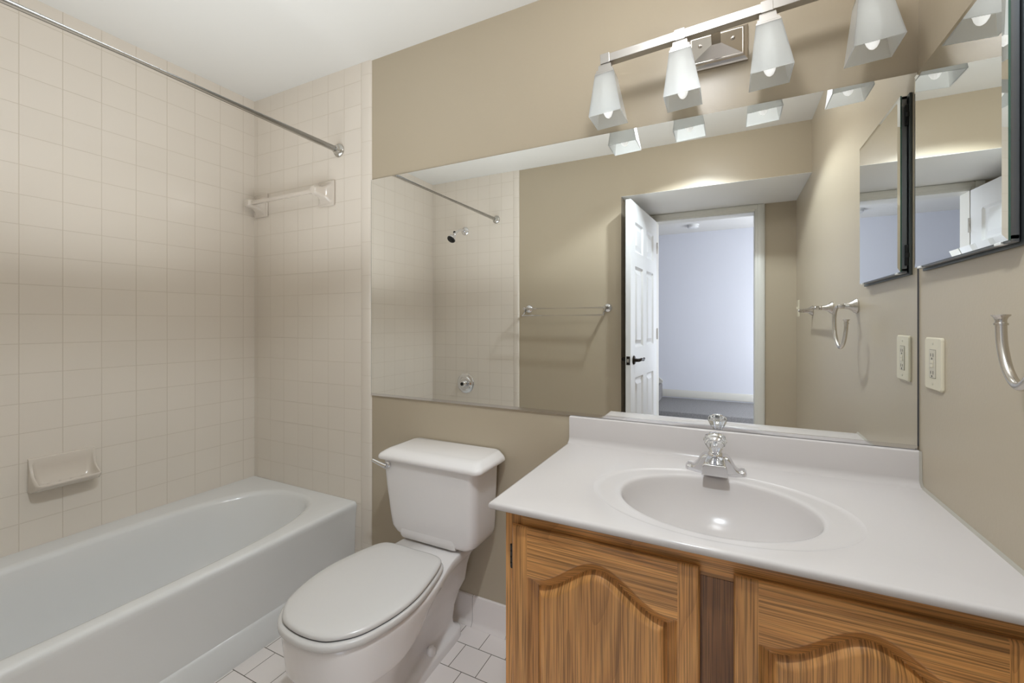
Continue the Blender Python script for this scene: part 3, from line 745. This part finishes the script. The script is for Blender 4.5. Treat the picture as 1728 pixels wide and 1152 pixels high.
loft(b, [ell(0.7715, 0.30, 0.20), rectl(0.7700, 0.006), rectl(0.7712, 0.002), rectl(0.774, 0.0), rectl(0.7815, 0.0), rectl(0.7850, 0.0015), rectl(ZT - 0.0004, 0.0055), rectl(ZT, 0.009),
         ell(ZT, 0.2905, 0.203), ell(ZT - 0.0006, 0.2885, 0.201), ell(ZT - 0.0030, 0.284, 0.197), ell(ZT - 0.0035, 0.270, 0.190), ell(ZT - 0.0038, 0.236, 0.179), ell(ZT - 0.0046, 0.2235, 0.1705), ell(ZT - 0.0068, 0.2185, 0.1668), ell(ZT - 0.0115, 0.2155, 0.1642), ell(ZT - 0.022, 0.212, 0.161), ell(ZT - 0.05, 0.201, 0.151),
         ell(ZT - 0.085, 0.178, 0.130), ell(ZT - 0.115, 0.142, 0.102), ell(ZT - 0.132, 0.098, 0.072), ell(ZT - 0.140, 0.050, 0.040), ell(ZT - 0.142, 0.022, 0.022)], False, True)
# underside of the bowl
loft(b, [ell(0.7715, 0.30, 0.20), ell(0.76, 0.225, 0.172), ell(0.70, 0.195, 0.15), ell(0.655, 0.14, 0.10), ell(0.635, 0.05, 0.04)], False, True)
# backsplash with cove
prof = [(-0.001, ZT - 0.002), (-0.001, 0.8775), (-0.016, 0.8775), (-0.0188, 0.8765), (-0.020, 0.8738), (-0.020, 0.806), (-0.0212, 0.7995), (-0.0245, 0.7935), (-0.0300, 0.7893), (-0.038, ZT), (-0.038, ZT - 0.002)]
loft(b, [[(x, y, z) for y, z in prof] for x in (X0 + 0.0015, X1)])
obj('basin_top', b, M['marble'], vt, angle=50, merge=False)
b = B(); lathe(b, [(0.021, 0), (0.021, 0.003), (0.016, 0.004), (0.015, 0.001), (0.001, 0.001)], (BX, BY, ZT - 0.1415), n=28); obj('drain', b, M['chrome'], vt)
b = B()
loft(b, [[(XR - 0.0055, y, 0.7868), (XR - 0.0002, y, 0.7868), (XR - 0.0002, y, 0.7925)] for y in (-0.5685, -0.038)])
loft(b, [[(XR - 0.005, y, z) for y, z in ((-0.0335, 0.787), (-0.0205, 0.80), (-0.0203, 0.879))] , [(XR - 0.0003, y, z) for y, z in ((-0.042, 0.787), (-0.026, 0.803), (-0.0245, 0.879))]], False, False, closed=False)
obj('caulk_bead', b, M['caulk'], vt)

# ------------------------------------------------------------------ faucet
fx, fy = -0.0315, -0.118
fa = thing('faucet', 'chrome single-handle basin faucet with clear acrylic knob', 'faucet', (fx, fy, ZT))
b = B()
loops = []
for dx, z1_, hy_ in ((-0.0800, 0.7895, 0.006), (-0.0790, 0.7965, 0.014), (-0.0740, 0.8010, 0.019), (-0.0660, 0.8010, 0.0205), (-0.0600, 0.7985, 0.0205), (-0.052, 0.8050, 0.0215), (-0.0445, 0.8165, 0.023), (-0.0375, 0.8275, 0.024), (-0.030, 0.8335, 0.0245), (-0.015, 0.8355, 0.025), (0, 0.836, 0.025)):
    loops.append((dx, z1_, hy_))
loops = loops + [(-dx, z1_, hy_) for dx, z1_, hy_ in reversed(loops[:-1])]
zb_ = ZT - 0.0042
loft(b, [[Vector((fx + dx, fy + y, z)) for y, z in ((-hy_, zb_), (-hy_, z1_ - 0.004), (-hy_ + 0.0035, z1_ - 0.0006), (-hy_ * 0.3, z1_), (hy_ * 0.3, z1_), (hy_ - 0.0035, z1_ - 0.0006), (hy_, z1_ - 0.004), (hy_, zb_))] for dx, z1_, hy_ in loops])
body = obj('body', b, M['chrome'], fa, angle=40)
b = B()
loops = []
for y, hw_, za, zt in ((fy - 0.005, 0.028, 0.792, 0.834), (fy - 0.03, 0.0285, 0.793, 0.834), (fy - 0.052, 0.0300, 0.795, 0.832), (fy - 0.072, 0.0325, 0.797, 0.8285), (fy - 0.079, 0.0330, 0.7978, 0.8268), (fy - 0.0805, 0.0322, 0.7985, 0.826)):
    r_ = 0.008
    L = [(-hw_, za), (hw_, za), (hw_ - 0.002, zt - r_)] + [(hw_ - 0.002 - r_ + r_ * math.cos(R(a)), zt - r_ + r_ * math.sin(R(a))) for a in (30, 60, 90)] + [(-(hw_ - 0.002 - r_) - r_ * math.cos(R(a)), zt - r_ + r_ * math.sin(R(a))) for a in (90, 60, 30)] + [(-hw_ + 0.002, zt - r_)]
    loops.append([Vector((fx + px, y, pz)) for px, pz in L])
loft(b, loops); obj('spout', b, M['chrome'], fa, angle=40)
b = B(); ax = Vector((0, -0.42, 0.907)).normalized(); p0 = Vector((fx, fy - 0.002, 0.830))
lathe(b, [(0.0215, 0), (0.021, 0.006), (0.0185, 0.012), (0.013, 0.016), (0.010, 0.0175), (0.0085, 0.021)], p0, ax, 28); obj('bonnet', b, M['chrome'], fa)
b = B(); lathe(b, [(0.011, 0.0175), (0.0145, 0.020), (0.0165, 0.026), (0.0215, 0.036), (0.0265, 0.047), (0.0295, 0.054), (0.0290, 0.060), (0.0255, 0.0648), (0.0195, 0.0668), (0.0185, 0.0668)], p0, ax, 72, flute=(12, 0.045)); kn = obj('knob', b, M['acrylic'], fa, angle=60)
b = B(); lathe(b, [(0.0055, 0.016), (0.0055, 0.058), (0.012, 0.060), (0.0185, 0.0672), (0.0180, 0.0700), (0.0140, 0.0728), (0.007, 0.0745), (0.001, 0.075)], p0, ax, 28); obj('knob_cap', b, M['chrome'], kn)

# ------------------------------------------------------------------ vanity mirror
mi = thing('vanity_mirror', 'wide frameless wall mirror above toilet and vanity', 'mirror', (-0.5, 0, 0.888))
MX0, MX1, MZ0, MZ1 = -1.4720, XR - 0.004, 0.8875, 1.8605
b = B(); quad(b, [(MX0, -0.006, MZ0), (MX1, -0.006, MZ0), (MX1, -0.006, MZ1), (MX0, -0.006, MZ1)], 0)
for a_, c_ in (((MX0, MZ0), (MX1, MZ0)), ((MX1, MZ0), (MX1, MZ1)), ((MX1, MZ1), (MX0, MZ1)), ((MX0, MZ1), (MX0, MZ0))):
    quad(b, [(a_[0], -0.006, a_[1]), (a_[0], -0.0005, a_[1]), (c_[0], -0.0005, c_[1]), (c_[0], -0.006, c_[1])], 1)
quad(b, [(MX0, -0.0005, MZ0), (MX0, -0.0005, MZ1), (MX1, -0.0005, MZ1), (MX1, -0.0005, MZ0)], 1)
obj('glass', b, [M['mirror'], M['edge']], mi, smooth=False)
b = B()
prof = [(-0.0003, 0.8790), (-0.0003, 0.8872), (-0.0062, 0.8872), (-0.0062, 0.8893), (-0.0078, 0.8893), (-0.0078, 0.8797), (-0.0072, 0.8790)]
loft(b, [[(x, y, z) for y, z in prof] for x in (MX0, MX1)])
obj('bottom_channel', b, M['chrome'], mi, smooth=False)

for xa_, xb_ in ((MX0 - 0.0014, MX0 - 0.0002), (MX1 + 0.0003, XR - 0.0004)):
    b = B(); box(b, (xa_, -0.0055, MZ0), (xb_, -0.0003, MZ1)); obj('seam', b, M['gap'], mi, smooth=False)
# ------------------------------------------------------------------ vanity light
LX, LZ = -0.0155, 2.053
tilt = Matrix.Translation((LX, 0, LZ)) @ Matrix.Rotation(-math.atan(0.047), 4, 'Y') @ Matrix.Translation((-LX, 0, -LZ))
vl = thing('vanity_light', 'brushed nickel four-lamp bath light bar above the mirror', 'wall light', (LX, 0, LZ))
PX0, PX1, PZ0, PZ1 = -0.118, 0.056, 2.000, 2.106
b = B()
def fr(y, i): return [Vector((PX0 + i, y, PZ0 + i)), Vector((PX1 - i, y, PZ0 + i)), Vector((PX1 - i, y, PZ1 - i)), Vector((PX0 + i, y, PZ1 - i))]
pc = ((PX0 + PX1) / 2, (PZ0 + PZ1) / 2)
loft(b, [fr(0, 0), fr(-0.008, 0), fr(-0.012, 0.003), fr(-0.016, 0.010), fr(-0.022, 0.012), fr(-0.024, 0.014), fr(-0.024, 0.016),
         [Vector((pc[0] + sx * 0.011, -0.058, pc[1] + sz * 0.011)) for sx, sz in ((-1, -1), (1, -1), (1, 1), (-1, 1))]])
plate = obj('backplate', b, M['nickel'], vl, smooth=False)
for x in (pc[0] - 0.046, pc[0] + 0.046):
    b = B(); lathe(b, [(0.0055, 0), (0.0052, 0.004), (0.0035, 0.0068), (0.001, 0.0075)], (x, -0.037, pc[1] + 0.004), (0, -1, 0), 16); obj('screw', b, M['nickel'], plate)
b = B(); box(b, (pc[0] - 0.0125, -0.112, pc[1] - 0.0125), (pc[0] + 0.0125, -0.054, pc[1] + 0.0125), 0.001); obj('stem', b, M['nickel'], vl, smooth=False)
BYL = -0.122
b = B(); box(b, (LX - 0.3472, BYL - 0.0125, LZ - 0.0125), (LX + 0.3472, BYL + 0.0125, LZ + 0.0125), 0.0008); obj('bar', b, M['bright_nickel'], vl, smooth=False, xf=tilt)
for q in range(4):
    x = LX + (q - 1.5) * 0.2225
    def sq(h_, z): return [Vector((x + sx * h_, BYL + sy * h_, z)) for sx, sy in ((-1, -1), (1, -1), (1, 1), (-1, 1))]
    b = B()
    box(b, (x - 0.0145, BYL - 0.0150, LZ - 0.0155), (x + 0.0145, BYL + 0.0150, LZ + 0.0155), 0.001)
    loft(b, [sq(0.012, LZ - 0.012), sq(0.012, LZ - 0.020), sq(0.019, LZ - 0.021), sq(0.020, LZ - 0.024), sq(0.021, LZ - 0.038), sq(0.026, LZ - 0.040), sq(0.0265, LZ - 0.047), sq(0.029, LZ - 0.049), sq(0.0295, LZ - 0.054)])
    so = obj('lamp_socket', b, M['bright_nickel'], vl, smooth=False, xf=tilt)
    zt, zb2 = LZ - 0.052, LZ - 0.189
    b = B()
    loft(b, [sq(0.0262, zt), sq(0.028, zt + 0.0006), sq(0.0300, zt - 0.003), sq(0.0498, zb2 + 0.002), sq(0.0500, zb2), sq(0.0475, zb2), sq(0.0470, zb2 + 0.002), sq(0.0272, zt - 0.004), sq(0.0262, zt)], False, False)
    obj('lamp_shade', b, M['frost'], so, smooth=False, xf=tilt)
    b = B()
    lathe(b, [(0.012, 0), (0.012, -0.022), (0.0145, -0.032), (0.018, -0.050), (0.0195, -0.072), (0.0188, -0.090), (0.0162, -0.105), (0.0125, -0.117), (0.0085, -0.1245), (0.004, -0.128), (0.001, -0.1285)], (x, BYL, LZ - 0.054), (0, 0, 1), 28)
    obj('bulb', b, M['bulb'], so, xf=tilt)

# recessed ceiling lamp
rc = thing('recessed_ceiling_light', 'round recessed ceiling light over the middle of the room', 'ceiling light', (CAN[0], CAN[1], ZC))
b = B(); lathe(b, [(0.086, -0.0005), (0.088, -0.004), (0.080, -0.008), (0.072, -0.006), (0.071, -0.0005)], (CAN[0], CAN[1], ZC), (0, 0, 1), 48, False, False); obj('trim_ring', b, M['white_plastic'], rc)
b = B(); lathe(b, [(0.072, -0.002), (0.001, -0.002)], (CAN[0], CAN[1], ZC), (0, 0, 1), 48, False, False); obj('lens', b, M['lampdisc'], rc)

# ------------------------------------------------------------------ medicine cabinet on the right wall
mc = thing('medicine_cabinet', 'medicine cabinet with a frameless mirror door on the right wall', 'medicine cabinet', (XR, -0.25, 1.34))
KY0, KY1, KZ0, KZ1 = -0.440, -0.054, 1.3475, 1.8275
b = B()
box(b, (XR - 0.007, KY0 - 0.020, KZ0 - 0.009), (XR - 0.0005, KY1 + 0.006, KZ1 + 0.003), 0.001)
obj('body_flange', b, M['darkalu'], mc, smooth=False)
md = []
xfm = Matrix.Translation((0.4255, KY1, 0)) @ Matrix.Rotation(R(0.0) , 4, 'Z') @ Matrix.Translation((-0.4255, -KY1, 0))
b = B()
def kf(x, i): return [Vector((x, KY0 + i, KZ0 + i)), Vector((x, KY0 + i, KZ1 - i)), Vector((x, KY1 - i, KZ1 - i)), Vector((x, KY1 - i, KZ0 + i))]
GX = 0.4245
rings = loft(b, [kf(GX + 0.0055, 0.0), kf(GX + 0.0025, 0.0), kf(GX, 0.0125)], True, True)
for f in b.faces:
    f.material_index = 0
for f in b.faces:
    c = f.calc_center_median()
    if c.x > GX + 0.0030: f.material_index = 1
gd = obj('door', b, [M['mirror'], M['edge']], mc, smooth=False)
gd['label'] = 'frameless bevelled mirror door'
b = B()
fx0, fx1 = GX + 0.0056, GX + 0.0185
for lo, hi in (((fx0, KY0 + 0.003, KZ0 + 0.001), (fx1, KY0 + 0.010, KZ1 - 0.001)), ((fx0, KY1 - 0.010, KZ0 + 0.001), (fx1, KY1 - 0.003, KZ1 - 0.001)), ((fx0, KY0 + 0.003, KZ0 - 0.0035), (fx1, KY1 - 0.003, KZ0 + 0.010)), ((fx0, KY0 + 0.003, KZ1 - 0.010), (fx1, KY1 - 0.003, KZ1 - 0.001))):
    box(b, lo, hi, 0.0015)
obj('door_frame', b, M['alu'], gd, smooth=False)
for z in (KZ0 + 0.045, KZ1 - 0.055):
    b = B()
    box(b, (fx1 - 0.006, KY1 - 0.006, z - 0.028), (XR - 0.004, KY1 + 0.0035, z + 0.028), 0.001)
    lathe(b, [(0.005, 0), (0.005, 0.012)], (fx1 - 0.001, KY1 + 0.002, z - 0.006), n=12)
    obj('hinge', b, M['black'], mc)
for y in (KY1 - 0.028, KY0 + 0.03):
    b = B(); box(b, (GX + 0.001, y - 0.009, KZ0 - 0.0045), (GX + 0.012, y + 0.009, KZ0 + 0.0005), 0.001); obj('mirror_clip', b, M['white_plastic'], gd)

# ------------------------------------------------------------------ right wall fittings
ou = thing('wall_outlet', 'almond plastic outlet plate on the right wall beside the mirror', 'outlet', (XR, -0.096, 1.11))
PY, PZ, PHY, PHZ = -0.1015, 1.1105, 0.0452, 0.0630
def yz(x, hy_, hz_, r_, cyv=None, czv=None): return [Vector((x, p.x, p.y)) for p in rrect(PY if cyv is None else cyv, PZ if czv is None else czv, hy_, hz_, r_, 0, 4)]
b = B(); loft(b, [yz(XR - 0.0003, PHY, PHZ, 0.007), yz(XR - 0.0035, PHY, PHZ, 0.007), yz(XR - 0.0060, PHY - 0.003, PHZ - 0.003, 0.006)]); op = obj('cover_plate', b, M['almond'], ou, smooth=False)
b = B(); loft(b, [yz(XR - 0.0058, 0.0170, 0.0340, 0.001), yz(XR - 0.0061, 0.0170, 0.0340, 0.001)]); obj('seam', b, M['slot'], op, smooth=False)
b = B(); loft(b, [yz(XR - 0.005, 0.0163, 0.0333, 0.001), yz(XR - 0.0075, 0.0160, 0.0330, 0.001)]); rp = obj('receptacle', b, M['grey_plastic'], ou, smooth=False)
for zc in (PZ + 0.021, PZ - 0.021):
    for y, hh in ((PY - 0.0062, 0.0042), (PY + 0.0062, 0.0035)):
        b = B(); box(b, (XR - 0.0078, y - 0.0010, zc - hh), (XR - 0.0074, y + 0.0010, zc + hh)); obj('slot', b, M['slot'], rp, smooth=False)
    b = B(); lathe(b, [(0.0024, 0), (0.0024, 0.0004)], (XR - 0.0074, PY, zc - 0.0085), (-1, 0, 0), 12); obj('ground_hole', b, M['slot'], rp, smooth=False)
for z in (PZ + 0.0045, PZ - 0.0045):
    b = B(); box(b, (XR - 0.0088, PY - 0.0075, z - 0.0034), (XR - 0.0073, PY + 0.0075, z + 0.0034), 0.0005); obj('test_button', b, M['almond'], rp, smooth=False)
for z in (PZ + 0.048, PZ - 0.048):
    b = B(); lathe(b, [(0.0032, 0), (0.0030, 0.0010), (0.001, 0.0014)], (XR - 0.0059, PY, z), (-1, 0, 0), 14); obj('screw', b, M['grey_plastic'], op)

def wall_post(bm, base, d, reach, r0=0.030, mat=0):
    """flared brushed post standing off a wall"""
    lathe(bm, [(r0, 0), (r0, 0.004), (r0 * 0.93, 0.0065), (r0 * 0.90, 0.009), (r0 * 0.66, 0.016), (r0 * 0.47, 0.026), (r0 * 0.37, 0.040), (r0 * 0.33, reach - 0.022), (r0 * 0.38, reach - 0.020), (r0 * 0.38, reach - 0.015), (r0 * 0.33, reach - 0.013), (r0 * 0.33, reach), (r0 * 0.25, reach + 0.006), (0.001, reach + 0.0075)], base, d, 32)

hk = thing('towel_ring', 'brushed nickel open towel ring on the right wall near the mirror', 'towel ring', (XR, -0.54, 1.274))
b = B(); wall_post(b, (XR - 0.0003, -0.576, 1.274), (-1, 0, 0), 0.054, 0.029); obj('post', b, M['nickel'], hk)
path = spline([(0.3945, -0.578, 1.273), (0.390, -0.598, 1.268), (0.387, -0.611, 1.247), (0.386, -0.615, 1.210), (0.387, -0.605, 1.165), (0.389, -0.577, 1.128), (0.392, -0.545, 1.1145), (0.395, -0.513, 1.134), (0.397, -0.493, 1.172), (0.398, -0.487, 1.208)], 8)
b = B(); tube(b, path, 0.0068, 16)
lathe(b, [(0.0085, -0.002), (0.0085, 0.001), (0.0070, 0.002), (0.0068, 0.006), (0.0085, 0.0105), (0.0115, 0.0135), (0.0112, 0.0148), (0.006, 0.0150)], (0.398, -0.487, 1.207), (0, 0.03, 1), 24)
obj('ring', b, M['nickel'], hk)

tw = thing('nickel_towel_bar', 'brushed nickel towel bar on the right wall toward the doorway', 'towel bar', (XR, -1.23, 1.28))
for y in (-0.985, -1.49):
    b = B(); wall_post(b, (XR - 0.0003, y, 1.280), (-1, 0, 0), 0.066, 0.030); obj('post', b, M['nickel'], tw)
b = B(); tube(b, [(0.3885, -0.972, 1.280), (0.3885, -1.503, 1.280)], 0.0085, 16); obj('bar', b, M['nickel'], tw)

ls = thing('light_switch', 'almond switch plate on the right wall beside the doorway', 'light switch', (XR, -2.03, 1.31))
b = B(); loft(b, [yz(XR - 0.0003, 0.036, 0.0585, 0.004, -2.03, 1.31), yz(XR - 0.0035, 0.036, 0.0585, 0.004, -2.03, 1.31), yz(XR - 0.0055, 0.033, 0.0555, 0.004, -2.03, 1.31)]); obj('cover_plate', b, M['almond'], ls, smooth=False)
b = B(); loft(b, [yz(XR - 0.0054, 0.005, 0.011, 0.001, -2.03, 1.31), yz(XR - 0.014, 0.004, 0.005, 0.001, -2.03, 1.316)]); obj('toggle', b, M['almond'], ls, smooth=False)

# double towel bar on the wall opposite the mirror
dt = thing('double_towel_bar', 'chrome double towel bar on the tan wall by the tub', 'towel bar', (-1.09, YF, 1.31))
for x in (-1.399, -0.7745):
    b = B()
    lathe(b, [(0.031, 0), (0.031, 0.004), (0.027, 0.010), (0.018, 0.014), (0.011, 0.022), (0.010, 0.075), (0.013, 0.079), (0.013, 0.090), (0.010, 0.095), (0.001, 0.096)], (x, YF, 1.316), (0, 1, 0), 28)
    s = 1 if x < -1 else -1
    tube(b, [(x, YF + 0.05, 1.312), (x + s * 0.004, YF + 0.09, 1.285), (x + s * 0.004, YF + 0.115, 1.262)], 0.0055, 12)
    obj('post', b, M['chrome'], dt)
for y, z in ((YF + 0.084, 1.316), (YF + 0.113, 1.263)):
    b = B(); tube(b, [(-1.405, y, z), (-0.769, y, z)], 0.0062, 14); obj('bar', b, M['chrome'], dt)

# smoke detector on the hall ceiling
sm = thing('smoke_detector', 'round white smoke detector on the hall ceiling', 'smoke detector', (-0.385, -4.05, ZC))
b = B(); lathe(b, [(0.070, 0), (0.070, -0.008), (0.066, -0.012)], (-0.385, -4.05, ZC), n=40); obj('base', b, M['white_plastic'], sm)
b = B(); lathe(b, [(0.060, -0.010), (0.060, -0.020), (0.066, -0.021), (0.064, -0.033), (0.050, -0.040), (0.001, -0.042)], (-0.385, -4.05, ZC), n=40); obj('cover', b, M['white_plastic'], sm)
